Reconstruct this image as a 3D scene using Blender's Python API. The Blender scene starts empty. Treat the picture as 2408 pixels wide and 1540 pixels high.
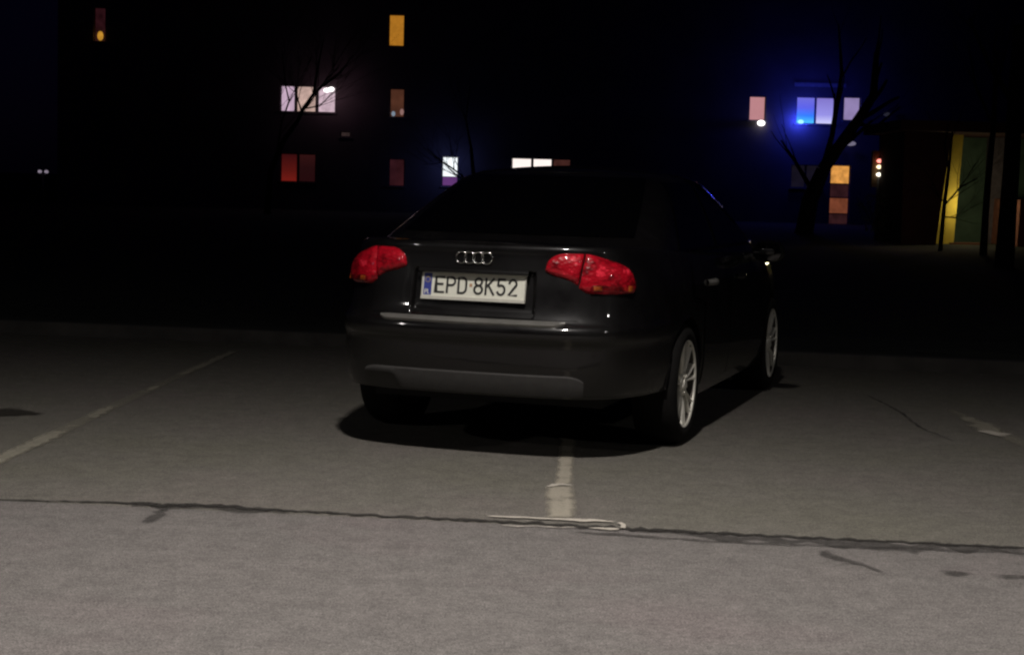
import bpy, bmesh, math, random
import numpy as np
from mathutils import Vector, Matrix
random.seed(7)
C = bpy.context.scene.collection
SC = bpy.context.scene

# ------------------------------------------------------------------ camera
F_PX, PITCH, ROLL, CAM_H = 3989.0, 0.0859, 0.0276, 1.352      # focal length in pixels of a 2408 px wide picture
cd = bpy.data.cameras.new('camera'); cam = bpy.data.objects.new('camera', cd); C.objects.link(cam)
cd.sensor_width = 36; cd.lens = F_PX / 2408 * 36; cd.clip_start = .1; cd.clip_end = 2000
cam.matrix_world = Matrix.Translation((0, 0, CAM_H)) @ Matrix.Rotation(math.pi/2 - PITCH, 4, 'X') @ Matrix.Rotation(ROLL, 4, 'Z')
SC.camera = cam
SC.view_settings.view_transform = 'Standard'; SC.view_settings.look = 'None'
SC.view_settings.exposure = 0; SC.view_settings.gamma = 1

def ray(px, py):
    x, y = px - 1204, py - 770
    c, s = math.cos(-ROLL), math.sin(-ROLL); x, y = x*c - y*s, x*s + y*c
    X, u = x / F_PX, -y / F_PX
    return Vector((X, math.cos(PITCH) + u*math.sin(PITCH), -math.sin(PITCH) + u*math.cos(PITCH)))
def at(px, py, Y):
    d = ray(px, py); k = Y / d.y
    return Vector((d.x*k, Y, CAM_H + d.z*k))
def gnd(px, py, z=0):
    d = ray(px, py); k = (z - CAM_H) / d.z
    return Vector((d.x*k, d.y*k, z))

# ------------------------------------------------------------------ helpers
def lin(r, g, b):
    f = lambda c: (c/255/12.92 if c/255 <= .04045 else ((c/255 + .055)/1.055)**2.4)
    return (f(r), f(g), f(b))
def obj(name, verts, faces, mat, parent=None, smooth=False, weld=False, sharp=None):
    me = bpy.data.meshes.new(name)
    me.from_pydata([tuple(v) for v in verts], [], faces)
    bm = bmesh.new(); bm.from_mesh(me)
    if weld: bmesh.ops.remove_doubles(bm, verts=bm.verts, dist=1e-5)
    bmesh.ops.dissolve_degenerate(bm, edges=bm.edges, dist=1e-6)
    bmesh.ops.recalc_face_normals(bm, faces=bm.faces)
    bm.to_mesh(me); bm.free()
    if smooth:
        for p in me.polygons: p.use_smooth = True
        if sharp: me.set_sharp_from_angle(angle=math.radians(sharp))
    o = bpy.data.objects.new(name, me); C.objects.link(o)
    if mat: me.materials.append(mat)
    if parent: o.parent = parent
    return o
def empty(name, loc=(0, 0, 0), rz=0):
    o = bpy.data.objects.new(name, None); C.objects.link(o); o.location = loc; o.rotation_euler = (0, 0, rz); o.empty_display_size = .2
    return o
def tag(o, label=None, cat=None, group=None, kind=None):
    if label: o['label'] = label
    if cat: o['category'] = cat
    if group: o['group'] = group
    if kind: o['kind'] = kind
    return o
class MB:
    def __init__(s): s.v = []; s.f = []
    def add(s, vs, fs):
        n = len(s.v); s.v += [tuple(v) for v in vs]; s.f += [tuple(i + n for i in f) for f in fs]; return s
    def box(s, lo, hi):
        (a, b, c), (d, e, f) = lo, hi
        return s.add([(a,b,c),(d,b,c),(d,e,c),(a,e,c),(a,b,f),(d,b,f),(d,e,f),(a,e,f)],
                     [(0,3,2,1),(4,5,6,7),(0,1,5,4),(1,2,6,5),(2,3,7,6),(3,0,4,7)])
    def tube(s, pts, rad, n=8, cap=True):
        pts = [Vector(p) for p in pts]
        if not hasattr(rad, '__len__'): rad = [rad]*len(pts)
        base = len(s.v)
        ref = None
        for i, p in enumerate(pts):
            t = (pts[min(i+1, len(pts)-1)] - pts[max(i-1, 0)]).normalized()
            if ref is None:
                ref = t.orthogonal().normalized()
            a = (ref - t*ref.dot(t)).normalized(); ref = a; b = t.cross(a)
            for k in range(n):
                an = 2*math.pi*k/n
                s.v.append(tuple(p + (a*math.cos(an) + b*math.sin(an))*rad[i]))
        for i in range(len(pts)-1):
            for k in range(n):
                s.f.append((base+i*n+k, base+i*n+(k+1) % n, base+(i+1)*n+(k+1) % n, base+(i+1)*n+k))
        if cap:
            s.f.append(tuple(base+k for k in range(n))[::-1]); s.f.append(tuple(base+(len(pts)-1)*n+k for k in range(n)))
        return s
    def lathe(s, prof, n=48, axis='x', c=(0, 0, 0)):
        # prof: (radius, offset along axis)
        base = len(s.v); m = len(prof)
        for k in range(n):
            an = 2*math.pi*k/n
            for r, h in prof:
                p = (h, r*math.cos(an), r*math.sin(an)) if axis == 'x' else ((r*math.cos(an), h, r*math.sin(an)) if axis == 'y' else (r*math.cos(an), r*math.sin(an), h))
                s.v.append((p[0]+c[0], p[1]+c[1], p[2]+c[2]))
        for k in range(n):
            for i in range(m-1):
                a = base+k*m+i; b = base+((k+1) % n)*m+i
                s.f.append((a, a+1, b+1, b))
        return s
    def grid(s, rows):
        base = len(s.v); w = len(rows[0])
        for r in rows: s.v += [tuple(p) for p in r]
        for i in range(len(rows)-1):
            for j in range(w-1):
                s.f.append((base+i*w+j, base+i*w+j+1, base+(i+1)*w+j+1, base+(i+1)*w+j))
        return s
    def ellipsoid(s, c, r, n=12, m=8):
        rows = []
        for i in range(m+1):
            th = math.pi*i/m
            rows.append([(c[0]+r[0]*math.sin(th)*math.cos(2*math.pi*k/n), c[1]+r[1]*math.sin(th)*math.sin(2*math.pi*k/n), c[2]+r[2]*math.cos(th)) for k in range(n+1)])
        return s.grid(rows)
    def build(s, name, mat, parent=None, smooth=False, weld=False, sharp=None):
        return obj(name, s.v, s.f, mat, parent, smooth, weld, sharp)

# ------------------------------------------------------------------ materials
def newmat(name):
    m = bpy.data.materials.new(name); m.use_nodes = True
    nt = m.node_tree; return m, nt, nt.nodes['Principled BSDF']
def noise_chain(nt, scale, detail=4, coord='Object', rough=.5, stretch=None):
    tc = nt.nodes.new('ShaderNodeTexCoord'); n = nt.nodes.new('ShaderNodeTexNoise')
    n.inputs['Scale'].default_value = scale; n.inputs['Detail'].default_value = detail; n.inputs['Roughness'].default_value = rough
    if stretch:
        mp = nt.nodes.new('ShaderNodeMapping'); mp.inputs['Scale'].default_value = stretch
        nt.links.new(tc.outputs[coord], mp.inputs[0]); nt.links.new(mp.outputs[0], n.inputs['Vector'])
    else: nt.links.new(tc.outputs[coord], n.inputs['Vector'])
    return n
def ramp(nt, src, stops):
    r = nt.nodes.new('ShaderNodeValToRGB'); e = r.color_ramp.elements
    while len(e) < len(stops): e.new(.5)
    for el, (p, c) in zip(e, stops): el.position = p; el.color = (*c, 1)
    nt.links.new(src, r.inputs[0]); return r
def bump(nt, b, src, strength, dist=.01):
    bp = nt.nodes.new('ShaderNodeBump'); bp.inputs['Strength'].default_value = strength; bp.inputs['Distance'].default_value = dist
    nt.links.new(src, bp.inputs['Height']); nt.links.new(bp.outputs[0], b.inputs['Normal']); return bp
def simple(name, col, rough=.6, metal=0, coat=0, var=.12, scale=6, bs=0, bscale=40, spec=.5, coat_rough=.04):
    m, nt, b = newmat(name)
    n = noise_chain(nt, scale)
    lo = tuple(c*(1-var) for c in col); hi = tuple(min(1, c*(1+var)) for c in col)
    r = ramp(nt, n.outputs[0], [(.3, lo), (.7, hi)])
    nt.links.new(r.outputs[0], b.inputs['Base Color'])
    b.inputs['Roughness'].default_value = rough; b.inputs['Metallic'].default_value = metal
    b.inputs['Coat Weight'].default_value = coat; b.inputs['Coat Roughness'].default_value = coat_rough
    b.inputs['Specular IOR Level'].default_value = spec
    if bs: bump(nt, b, noise_chain(nt, bscale).outputs[0], bs)
    return m
def emis(name, col, strength=1.0, var=.0, scale=3, stretch=None):
    m, nt, b = newmat(name)
    b.inputs['Base Color'].default_value = (.02, .02, .02, 1); b.inputs['Roughness'].default_value = .7
    if var:
        n = noise_chain(nt, scale, stretch=stretch)
        r = ramp(nt, n.outputs[0], [(.3, tuple(c*(1-var) for c in col)), (.7, tuple(c*(1+var) for c in col))])
        nt.links.new(r.outputs[0], b.inputs['Emission Color'])
    else: b.inputs['Emission Color'].default_value = (*col, 1)
    b.inputs['Emission Strength'].default_value = strength
    return m
def asphalt(name, a, bcol, tint):
    m, nt, b = newmat(name)
    big = noise_chain(nt, .55, 5, rough=.6)
    fine = noise_chain(nt, 150, 3, rough=.7)
    mid = noise_chain(nt, 9, 6, rough=.65)
    r1 = ramp(nt, big.outputs[0], [(.3, a), (.5, bcol), (.7, tint)])
    r2 = ramp(nt, fine.outputs[0], [(.30, (.42,)*3), (.5, (.96,)*3), (.70, (1.6,)*3)])
    mid2 = noise_chain(nt, 42, 3, rough=.8); r4 = ramp(nt, mid2.outputs[0], [(.3, (.72,)*3), (.5, (1.0,)*3), (.7, (1.25,)*3)])
    m0 = nt.nodes.new('ShaderNodeMix'); m0.data_type = 'RGBA'; m0.blend_type = 'MULTIPLY'; m0.inputs[0].default_value = 1
    r3 = ramp(nt, mid.outputs[0], [(.3, (.80,)*3), (.7, (1.14,)*3)])
    m1 = nt.nodes.new('ShaderNodeMix'); m1.data_type = 'RGBA'; m1.blend_type = 'MULTIPLY'; m1.inputs[0].default_value = 1
    m2 = nt.nodes.new('ShaderNodeMix'); m2.data_type = 'RGBA'; m2.blend_type = 'MULTIPLY'; m2.inputs[0].default_value = 1
    nt.links.new(r1.outputs[0], m0.inputs[6]); nt.links.new(r4.outputs[0], m0.inputs[7]); nt.links.new(m0.outputs[2], m1.inputs[6]); nt.links.new(r2.outputs[0], m1.inputs[7])
    nt.links.new(m1.outputs[2], m2.inputs[6]); nt.links.new(r3.outputs[0], m2.inputs[7])
    nt.links.new(m2.outputs[2], b.inputs['Base Color'])
    b.inputs['Roughness'].default_value = .92; b.inputs['Specular IOR Level'].default_value = .25
    bump(nt, b, fine.outputs[0], .5, .006)
    return m
def worn(name, paint, lo, hi, scale=14, edge=.55, var=.2, amax=1.0):
    """thin worn layer: the noise eats it away, most of all towards its rim (mesh attribute 'rim': 0 at the rim, 1 inside)"""
    m, nt, b = newmat(name)
    n = noise_chain(nt, scale, 8, rough=.7)
    fine = noise_chain(nt, 130, 3, rough=.7)
    r2 = ramp(nt, fine.outputs[0], [(.25, tuple(c*(1-var*1.6) for c in paint)), (.75, tuple(c*(1+var) for c in paint))])
    nt.links.new(r2.outputs[0], b.inputs['Base Color'])
    at_ = nt.nodes.new('ShaderNodeAttribute'); at_.attribute_name = 'rim'
    ma = nt.nodes.new('ShaderNodeMath'); ma.operation = 'MULTIPLY_ADD'; ma.inputs[1].default_value = edge; nt.links.new(at_.outputs['Fac'], ma.inputs[0]); nt.links.new(n.outputs[0], ma.inputs[2])
    sb = nt.nodes.new('ShaderNodeMath'); sb.operation = 'SUBTRACT'; nt.links.new(ma.outputs[0], sb.inputs[0]); sb.inputs[1].default_value = edge*.5
    r = ramp(nt, sb.outputs[0], [(lo, (0, 0, 0)), (hi, (amax,)*3)]); nt.links.new(r.outputs[0], b.inputs['Alpha'])
    b.inputs['Roughness'].default_value = .9; b.inputs['Specular IOR Level'].default_value = .2
    return m

ASPH = (.125, .116, .103)
M_road = asphalt('road_asphalt', (.146, .134, .127), (.142, .132, .125), (.154, .132, .129))
M_lot = asphalt('lot_asphalt', (.124, .118, .095), (.130, .122, .106), (.138, .122, .112))
M_lawn = simple('lawn', (.014, .018, .009), .95, var=.5, scale=3, bs=.8, bscale=25)
M_kerb = simple('kerb_concrete', (.065, .06, .054), .9, var=.3, scale=4, bs=.3)
M_tar = worn('tar', (.026, .024, .022), .38, .82, 12, .6, amax=.92)
M_tar2 = worn('tar_thin', (.045, .042, .039), .44, .95, 9, .55, amax=.8)
M_paintC = worn('paint_worn', (.29, .265, .215), .26, .66, 8, .35)
M_paintE = worn('paint_edge', (.44, .405, .35), .36, .74, 16)
M_paintL = worn('paint_faded', (.26, .243, .195), .28, .80, 6, amax=.9)
M_paintF = worn('paint_ghost', (.24, .225, .18), .22, .85, 4, .5, amax=.6)
M_patch = worn('dark_layer', (.03, .027, .022), .3, .75, 4)

# car paint
m, nt, b = newmat('black_paint'); M_paint = m
n = noise_chain(nt, 900, 2); r = ramp(nt, n.outputs[0], [(.3, (.0022, .0019, .002)), (.75, (.0040, .0035, .0035))])
nt.links.new(r.outputs[0], b.inputs['Base Color']); b.inputs['Specular IOR Level'].default_value = .20
b.inputs['Coat Weight'].default_value = 1; b.inputs['Coat Roughness'].default_value = .06
d = noise_chain(nt, 3.5, 6, rough=.7); rr = ramp(nt, d.outputs[0], [(.35, (.32,)*3), (.7, (.6,)*3)]); nt.links.new(rr.outputs[0], b.inputs['Roughness'])
M_glass = simple('tinted_glass', (.0012, .0012, .0014), .04, coat=.3, var=.05, coat_rough=.02)
M_plast = simple('black_plastic', (.024, .0225, .021), .75, var=.15, scale=30, bs=.2, bscale=200)
M_dark = simple('underbody_black', (.010, .010, .010), .9)
M_rubber = simple('tyre_rubber', (.006, .0056, .0053), .9, var=.2, scale=20, spec=.2, bs=.2, bscale=60)
M_rim = simple('alloy', (.88, .86, .77), .42, metal=.3, var=.12, scale=9)
M_disc = simple('brake_steel', (.10, .09, .08), .6, metal=.6)
M_chrome = simple('chrome', (.60, .60, .57), .17, metal=1, var=.05)
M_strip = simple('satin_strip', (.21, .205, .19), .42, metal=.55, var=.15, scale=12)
M_platew = simple('plate_white', (.74, .74, .64), .45, var=.04)
M_frame = simple('frame_white', (.52, .51, .45), .5, var=.08, scale=20)
M_ink = simple('plate_ink', (.018, .018, .017), .6)
M_blue = simple('plate_blue', (.035, .05, .28), .5, var=.08)
M_yel = simple('star_yellow', (.6, .45, .05), .5)
def lensmat(name, dark, mid, hi, sc=34, bs=.4, stretch=(1, 1, 1)):
    """moulded lens: dark hollows and bright reflector facets seen through coloured plastic"""
    m, nt, b = newmat(name)
    tc = nt.nodes.new('ShaderNodeTexCoord'); mp = nt.nodes.new('ShaderNodeMapping'); mp.inputs['Scale'].default_value = stretch
    nt.links.new(tc.outputs['Object'], mp.inputs[0])
    v = nt.nodes.new('ShaderNodeTexVoronoi'); v.inputs['Scale'].default_value = sc*2.2; nt.links.new(mp.outputs[0], v.inputs['Vector'])
    n = nt.nodes.new('ShaderNodeTexNoise'); n.inputs['Scale'].default_value = sc*.55; n.inputs['Detail'].default_value = 2; nt.links.new(mp.outputs[0], n.inputs['Vector'])
    ad = nt.nodes.new('ShaderNodeMath'); ad.operation = 'MULTIPLY_ADD'; ad.inputs[1].default_value = -.28; nt.links.new(v.outputs['Distance'], ad.inputs[0]); nt.links.new(n.outputs[0], ad.inputs[2])
    r = ramp(nt, ad.outputs[0], [(.18, dark), (.36, mid), (.46, mid), (.60, hi)])
    nt.links.new(r.outputs[0], b.inputs['Base Color'])
    b.inputs['Roughness'].default_value = .35; b.inputs['Specular IOR Level'].default_value = .15; b.inputs['Coat Weight'].default_value = .8; b.inputs['Coat Roughness'].default_value = .03
    bump(nt, b, v.outputs['Distance'], bs, .01)
    return m
M_red = lensmat('red_lens', (.14, .0015, .005), (.40, .004, .014), (.85, .03, .06), 20, .3, (1, 1, 1.6))
M_redd = lensmat('dark_red_lens', (.05, .002, .003), (.14, .004, .006), (.36, .014, .012), 26)
M_amber = lensmat('amber_lens', (.14, .02, .004), (.30, .06, .01), (.5, .14, .02), 26)

# building
M_wall = simple('render_wall', (.13, .11, .115), .95, var=.25, scale=.6, bs=.2, bscale=8)
M_wframe = simple('window_frame', (.10, .09, .09), .6)
M_conc = simple('balcony_concrete', (.2, .19, .19), .9, var=.2, scale=2)
M_bark = simple('bark', (.035, .028, .022), .95, var=.4, scale=5, bs=.6, bscale=12)

# ------------------------------------------------------------------ ground
def sheet(name, pts, z, mat, kind='structure'):
    o = obj(name, [(p[0], p[1], z) for p in pts], [tuple(range(len(pts)))], mat)
    if kind: o['kind'] = kind
    return o
def crack_y(X): return 6.625 - .096*X
def kerb_y(X): return 13.25 - .14*X
XS = 40
sheet('road', [(-XS, -30), (XS, -30), (XS, crack_y(XS)), (-XS, crack_y(-XS))], 0, M_road)
sheet('parking_lot', [(-XS, crack_y(-XS)), (XS, crack_y(XS)), (XS, kerb_y(XS)), (-XS, kerb_y(-XS))], 0.0, M_lot)
mb = MB()
mb.add([(-XS, kerb_y(-XS), -.1), (XS, kerb_y(XS), -.1), (XS, kerb_y(XS)+.15, -.1), (-XS, kerb_y(-XS)+.15, -.1),
        (-XS, kerb_y(-XS)+.02, .1), (XS, kerb_y(XS)+.02, .1), (XS, kerb_y(XS)+.15, .1), (-XS, kerb_y(-XS)+.15, .1)],
       [(0,3,2,1),(4,5,6,7),(0,1,5,4),(1,2,6,5),(2,3,7,6),(3,0,4,7)])
o = mb.build('kerb', M_kerb); o['kind'] = 'structure'
lw = []
for i in range(41):
    X = -XS*4 + 8*XS*i/40
    row = []
    for Y in (None, 16, 20, 26, 34, 44, 60, 90, 160, 400):
        y0 = 13.25 - .14*max(-XS, min(XS, X)) + .15
        y = y0 if Y is None else max(Y, y0 + (Y-13)*.3)
        row.append((X, y, .085 if Y is None else .07 + random.uniform(-.03, .03) * (Y < 50)))
    lw.append(row)
o = MB().grid(lw).build('lawn', M_lawn, smooth=True); o['kind'] = 'structure'

def ragged(name, path, widths, z, mat, rag=.3, step=.05, kind='structure'):
    """an irregular strip on the ground along a path, widths in metres across the strip"""
    g = [gnd(*p) for p in path]
    cen = []
    for k in range(len(g)-1):
        a, b2 = g[k], g[k+1]; n = max(1, int((b2-a).length/step))
        dr = (b2-a).normalized(); nx = Vector((-dr.y, dr.x, 0))
        for i in range(n + (k == len(g)-2)):
            t = i/n; cen.append((a.lerp(b2, t), widths[k]*(1-t) + widths[k+1]*t, nx))
    n = len(cen); rows = [[], [], [], []]; wear = []
    for p, w, nx in cen:
        q = p + nx*w*rag*random.uniform(-.4, .4)
        h0, h1 = w*.5*random.uniform(1-rag, 1+rag), w*.5*random.uniform(1-rag, 1+rag)
        for r, o_ in zip(rows, (h0, h0*.45, -h1*.45, -h1)): r.append(q + nx*o_)
    vs = [(p.x, p.y, z) for r in rows for p in r]
    wear = [(0 if (ri in (0, 3) or i in (0, n-1)) else 1.0) for ri in range(4) for i in range(n)]
    fs = [(ri*n+i, ri*n+i+1, (ri+1)*n+i+1, (ri+1)*n+i) for ri in range(3) for i in range(n-1)]
    me = bpy.data.meshes.new(name); me.from_pydata(vs, [], fs); me.materials.append(mat)
    at_ = me.attributes.new('rim', 'FLOAT', 'POINT')
    for k, v in enumerate(wear): at_.data[k].value = v
    o = bpy.data.objects.new(name, me); C.objects.link(o)
    if kind: o['kind'] = kind
    return o
# the tar seam between road and bays, its parallel cracks and branches
ragged('tar_seam', [(-60, 1175), (0, 1177), (200, 1181), (320, 1183), (380, 1192), (480, 1188), (560, 1193), (605, 1200), (650, 1200), (900, 1215), (1150, 1227), (1300, 1234), (1470, 1244), (1700, 1256), (2000, 1270), (2408, 1290), (2480, 1294)],
       [.03, .03, .03, .08, .10, .07, .09, .10, .04, .06, .07, .08, .08, .07, .05, .045, .04], .0045, M_tar, .55, .028)
ragged('tar_seam', [(300, 1184), (380, 1193), (480, 1191), (560, 1196), (640, 1204), (700, 1206)], [.05, .17, .10, .14, .12, .03], .003, M_tar2, .7, .05)
ragged('tar_seam', [(1480, 1248), (1700, 1262), (1900, 1272), (2100, 1282), (2300, 1290), (2440, 1296)], [.06, .20, .16, .22, .18, .15], .003, M_tar2, .6, .06)
ragged('tar_seam', [(1330, 1252), (1450, 1258), (1600, 1268), (1800, 1279), (2000, 1287), (2200, 1292), (2440, 1304)], [.02, .06, .05, .06, .05, .06, .03], .004, M_tar2, .6, .05)
ragged('ground_crack', [(1930, 1290), (1945, 1306), (2000, 1322), (2090, 1350)], [.05, .09, .06, .02], .004, M_tar2, .5, .04)
ragged('ground_crack', [(1960, 1325), (2020, 1328), (2060, 1330)], [.02, .04, .02], .004, M_tar2, .5, .04)
ragged('ground_crack', [(332, 1234), (352, 1222), (372, 1210), (384, 1196)], [.03, .09, .08, .06], .004, M_tar2, .4, .04)
ragged('ground_crack', [(2190, 1345), (2235, 1350), (2300, 1350)], [.03, .16, .04], .004, M_tar2, .5, .05)
ragged('ground_crack', [(2310, 1352), (2370, 1356), (2440, 1364)], [.04, .10, .10], .004, M_tar2, .5, .05)
ragged('ground_crack', [(2040, 930), (2110, 965), (2170, 1010), (2250, 1040)], [.02, .03, .03, .02], .004, M_tar2, .5, .06)
ragged('dark_patch', [(-60, 970), (20, 972), (110, 974)], [.55, .40, .08], .004, M_patch, .25, .06)  # darker ragged patch on the asphalt at the left edge
# worn white paint
ragged('parking_line', [(1320, 1221), (1316, 1142)], [.135, .135], .004, M_paintC, .05, .07)
ragged('parking_line', [(1326, 1141), (1333, 1058), (1345, 960)], [.085, .09, .095], .004, M_paintC, .08, .07)
ragged('parking_line', [(1283, 1147), (1310, 1141), (1354, 1143)], [.03, .07, .03], .006, M_paintE, .3, .02)
ragged('road_marking', [(1130, 1215), (1230, 1219), (1300, 1222), (1400, 1226), (1462, 1231)], [.02, .05, .04, .07, .06], .006, M_paintE, .4, .04)
ragged('road_marking', [(1378, 1243), (1420, 1246), (1462, 1247)], [.02, .05, .05], .006, M_paintE, .3, .02)
ragged('road_marking', [(1457, 1231), (1466, 1238), (1464, 1246)], [.03, .03, .03], .008, M_paintE, .2, .01)
ragged('road_marking', [(1170, 1236), (1215, 1240), (1260, 1239), (1310, 1242), (1360, 1242)], [.008, .018, .008, .02, .008], .006, M_paintE, .5, .02)
ragged('parking_line', [(-60, 1109), (20, 1072), (110, 1029), (205, 985), (268, 955), (345, 920), (420, 885), (552, 825)], [.11, .12, .12, .11, .11, .10, .10, .09], .003, M_paintF, .08, .12)
ragged('parking_line', [(2230, 962), (2310, 1000), (2390, 1036), (2460, 1068)], [.06, .10, .12, .12], .003, M_paintF, .2, .1)
ragged('parking_line', [(-60, 1109), (20, 1072), (110, 1029), (148, 1012)], [.11, .12, .13, .12], .004, M_paintL, .15, .06)
ragged('parking_line', [(205, 985), (240, 968), (268, 955)], [.07, .10, .05], .004, M_paintL, .35, .05)
ragged('parking_line', [(345, 920), (375, 907)], [.06, .06], .004, M_paintL, .35, .05)
ragged('parking_line', [(420, 885), (470, 862), (520, 840), (552, 825)], [.06, .10, .10, .08], .004, M_paintL, .2, .1)
ragged('parking_line', [(2270, 980), (2310, 1000), (2345, 1020)], [.10, .18, .20], .004, M_paintL, .3, .06)
ragged('parking_line', [(2315, 1012), (2345, 1024), (2374, 1030)], [.12, .20, .08], .006, M_paintE, .3, .06)

# ------------------------------------------------------------------ car
def cr(xs, ys):
    xs = np.array(xs, float); ys = np.array(ys, float)
    h = np.diff(xs); d = np.diff(ys)/h; m = np.zeros(len(xs))
    m[1:-1] = np.where(d[:-1]*d[1:] > 0, 2*d[:-1]*d[1:]/(d[:-1]+d[1:]+1e-12), 0); m[0] = d[0]; m[-1] = d[-1]
    def f(x):
        x = min(max(float(x), xs[0]), xs[-1]); k = min(max(int(np.searchsorted(xs, x, side='right'))-1, 0), len(xs)-2)
        t = (x-xs[k])/h[k]
        return float((2*t**3-3*t**2+1)*ys[k]+(t**3-2*t**2+t)*h[k]*m[k]+(-2*t**3+3*t**2)*ys[k+1]+(t**3-t**2)*h[k]*m[k+1])
    return f
car = empty('parked_car', (.098, 9.133, 0), -.316)     # local: x right, y forward, origin on the ground under the rear axle
tag(car, 'black four door saloon car seen from behind, parked askew across the bay line', 'car')
ODY = [(0,0),(.006,.2),(.022,.38),(.055,.525),(.11,.632),(.19,.707),(.32,.769),(.55,.828),(1,.876),(1.5,.884),(2,.886)]
ODF = [(0,0),(.02,.2),(.06,.4),(.13,.56),(.22,.68),(.35,.77),(.55,.83),(.9,.865),(1.4,.882),(2.1,.886)]
def arc(od):
    dd = [a for a, b in od]; yy = [b for a, b in od]; S = [0]
    for i in range(1, len(od)): S.append(S[-1] + math.hypot(dd[i]-dd[i-1], yy[i]-yy[i-1]))
    return cr(S, dd), cr(S, yy), S[-1], S
rd, ry, RS, RSl = arc(ODY); fd_, fy_, FS, FSl = arc(ODF)
xr = cr([.2,.28,.40,.50,.575,.60,.635,.66,.675,.695,.75,.85,.95,1.0,1.03,1.06], [-.93,-.965,-1.0,-1.012,-1.016,-1.036,-1.04,-1.03,-1.0,-.985,-.967,-.95,-.932,-.928,-.93,-.92])
xf = cr([.15,.3,.45,.55,.65,.75,.85,.95,1.05], [3.42,3.52,3.545,3.54,3.51,3.44,3.30,3.0,2.6])
wz = cr([.2,.3,.45,.65,.8,.9,.97,1.06], [.945,.98,1,1.0,.992,.978,.96,.935])
zt = cr([-1.0,-.6,0,1,2,2.5,3.0,3.3,3.5,3.6], [1.05,1.04,1.01,.975,.945,.925,.88,.80,.72,.68])
WB, WR, ARCH = 2.648, .318, .348
def zlow(f):
    base = .315 if f < -.33 else (.215 if f < 3.0 else .20)
    for w in (0, WB):
        if abs(f-w) < ARCH: base = max(base, WR + math.sqrt(max(0, ARCH**2-(f-w)**2)))
    return base
def rear_pt(s, z, off=0.0):
    a = abs(s); sg = -1 if s < 0 else 1
    def P(a, z): return Vector((ry(a)*wz(z), xr(z)+rd(a), z))
    p = P(a, z)
    if off:
        e = .004
        n = (P(min(a+e, RS), z)-P(max(a-e, 0), z)).cross(P(a, z+e)-P(a, z-e)).normalized()
        if n.y > 0 and a < .6: n = -n
        if a >= .6 and n.x < 0: n = -n
        p = p + n*off
    return Vector((sg*p.x, p.y, p.z))
def lat_at(f, z):
    """half width of the flank at forward position f"""
    d = f - xr(z); e = xf(z) - f
    return wz(z)*min(np.interp(d, [a for a, b in ODY], [b for a, b in ODY]), np.interp(e, [a for a, b in ODF], [b for a, b in ODF]))
def flank_pt(f, z, off=0, side=1):
    return Vector((side*(lat_at(f, z)+off), f, z))
# body shell: plan outlines stacked by height
half = []
for s in list(np.linspace(0, .5, 21))+list(np.linspace(.52, 1.05, 40)): half.append(('r', float(s)))
dlast = rd(1.05)
f0 = -1.0 + dlast
fw = f0 + .02
flist = []
while fw < 3.0:
    near = min(abs(abs(fw)-ARCH), abs(abs(fw-WB)-ARCH))
    flist.append(fw); fw += .006 if near < .02 else (.025 if min(abs(fw), abs(fw-WB)) < .4 else .06)
for f in flist: half.append(('f', f))
sF = []
s_ = .98
while s_ > 0: sF.append(s_); s_ -= .03
for s in sF+[0.0]: half.append(('n', float(s)))
TL = [0,.04,.1,.18,.26,.33,.36,.39,.42,.45,.47,.485,.5,.52,.55,.6,.66,.72,.78,.84,.89,.93,.955,.97,.98,.988,.994,.998,1.0]
T0 = .955
def body_pt(h, t):
    k, q = h
    fz = .6
    f = xr(fz)+rd(q) if k == 'r' else (q if k == 'f' else xf(fz)-fd_(q))
    zl, zh = zlow(f), zt(f)
    z = zl + t*(zh-zl)
    e = 0
    if t > T0: e = .035*(1-math.sqrt(max(0, 1-((t-T0)/(1-T0))**2)))
    if k == 'r': x, y = ry(q)*wz(z), xr(z)+rd(q)
    elif k == 'f': x, y = lat_at(q, z), q
    else: x, y = fy_(q)*wz(z), xf(z)-fd_(q)
    if k == 'r': g = 1-min(1, q/.8)*.8; y += e*g*.8
    if k == 'n': y -= e*(1-min(1, q/.8)*.8)
    x *= 1 - e/.88
    return Vector((x, y, z))
rowsR = [[body_pt(h, t) for t in TL] for h in half]
mb = MB()
def keep(r0, j):                                   # the boot lid covers this opening
    k, q = half[r0]
    if k != 'r' or q > .51: return True
    z = rowsR[r0][j].z
    return not (.705 < z < .985)
for sg in (1, -1):
    n0 = len(mb.v); w = len(TL)
    inset = []
    for h, row in zip(half, rowsR):
        p = row[0]; k, q = h
        dx = .22 if abs(p.y) < .4 or abs(p.y-WB) < .4 else .10
        rr = max(0, p.x - dx) if p.x > .5 else p.x*.9
        yy = p.y + (.12 if k == 'r' and q < .75 else (-.12 if k == 'n' and q < .75 else 0))
        ins = Vector((rr, yy, p.z+.004))
        mb.v += [(sg*v.x, v.y, v.z) for v in [ins]+row]
    w += 1
    for i in range(len(half)-1):
        for j in range(w-1):
            if j > 0 and not keep(i, j-1): continue
            mb.f.append((n0+i*w+j, n0+i*w+j+1, n0+(i+1)*w+j+1, n0+(i+1)*w+j))
def crown(f): return float(np.interp(f, [-1.03,-.9,-.5,0,2.3,2.8,3.3,3.5], [0,.006,.02,.03,.05,.07,.05,.01]))
rows = []
for row in rowsR:
    p = row[-1]; rows.append([(p.x*v, p.y, p.z + crown(p.y)*(1-v*v)) for v in np.linspace(1, -1, 15)])
mb.grid(rows)
body = mb.build('body', M_paint, car, smooth=True, weld=True, sharp=38)
# underbody
MB().box((-.60, -.70, .25), (.60, 3.2, .40)).box((-.45, -.55, .40), (.45, 3.1, .60)).build('underbody', M_dark, car)
for f in (0, WB): MB().tube([(-.7, f, WR), (.7, f, WR)], .05, 10).build('axle', M_dark, car)
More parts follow.
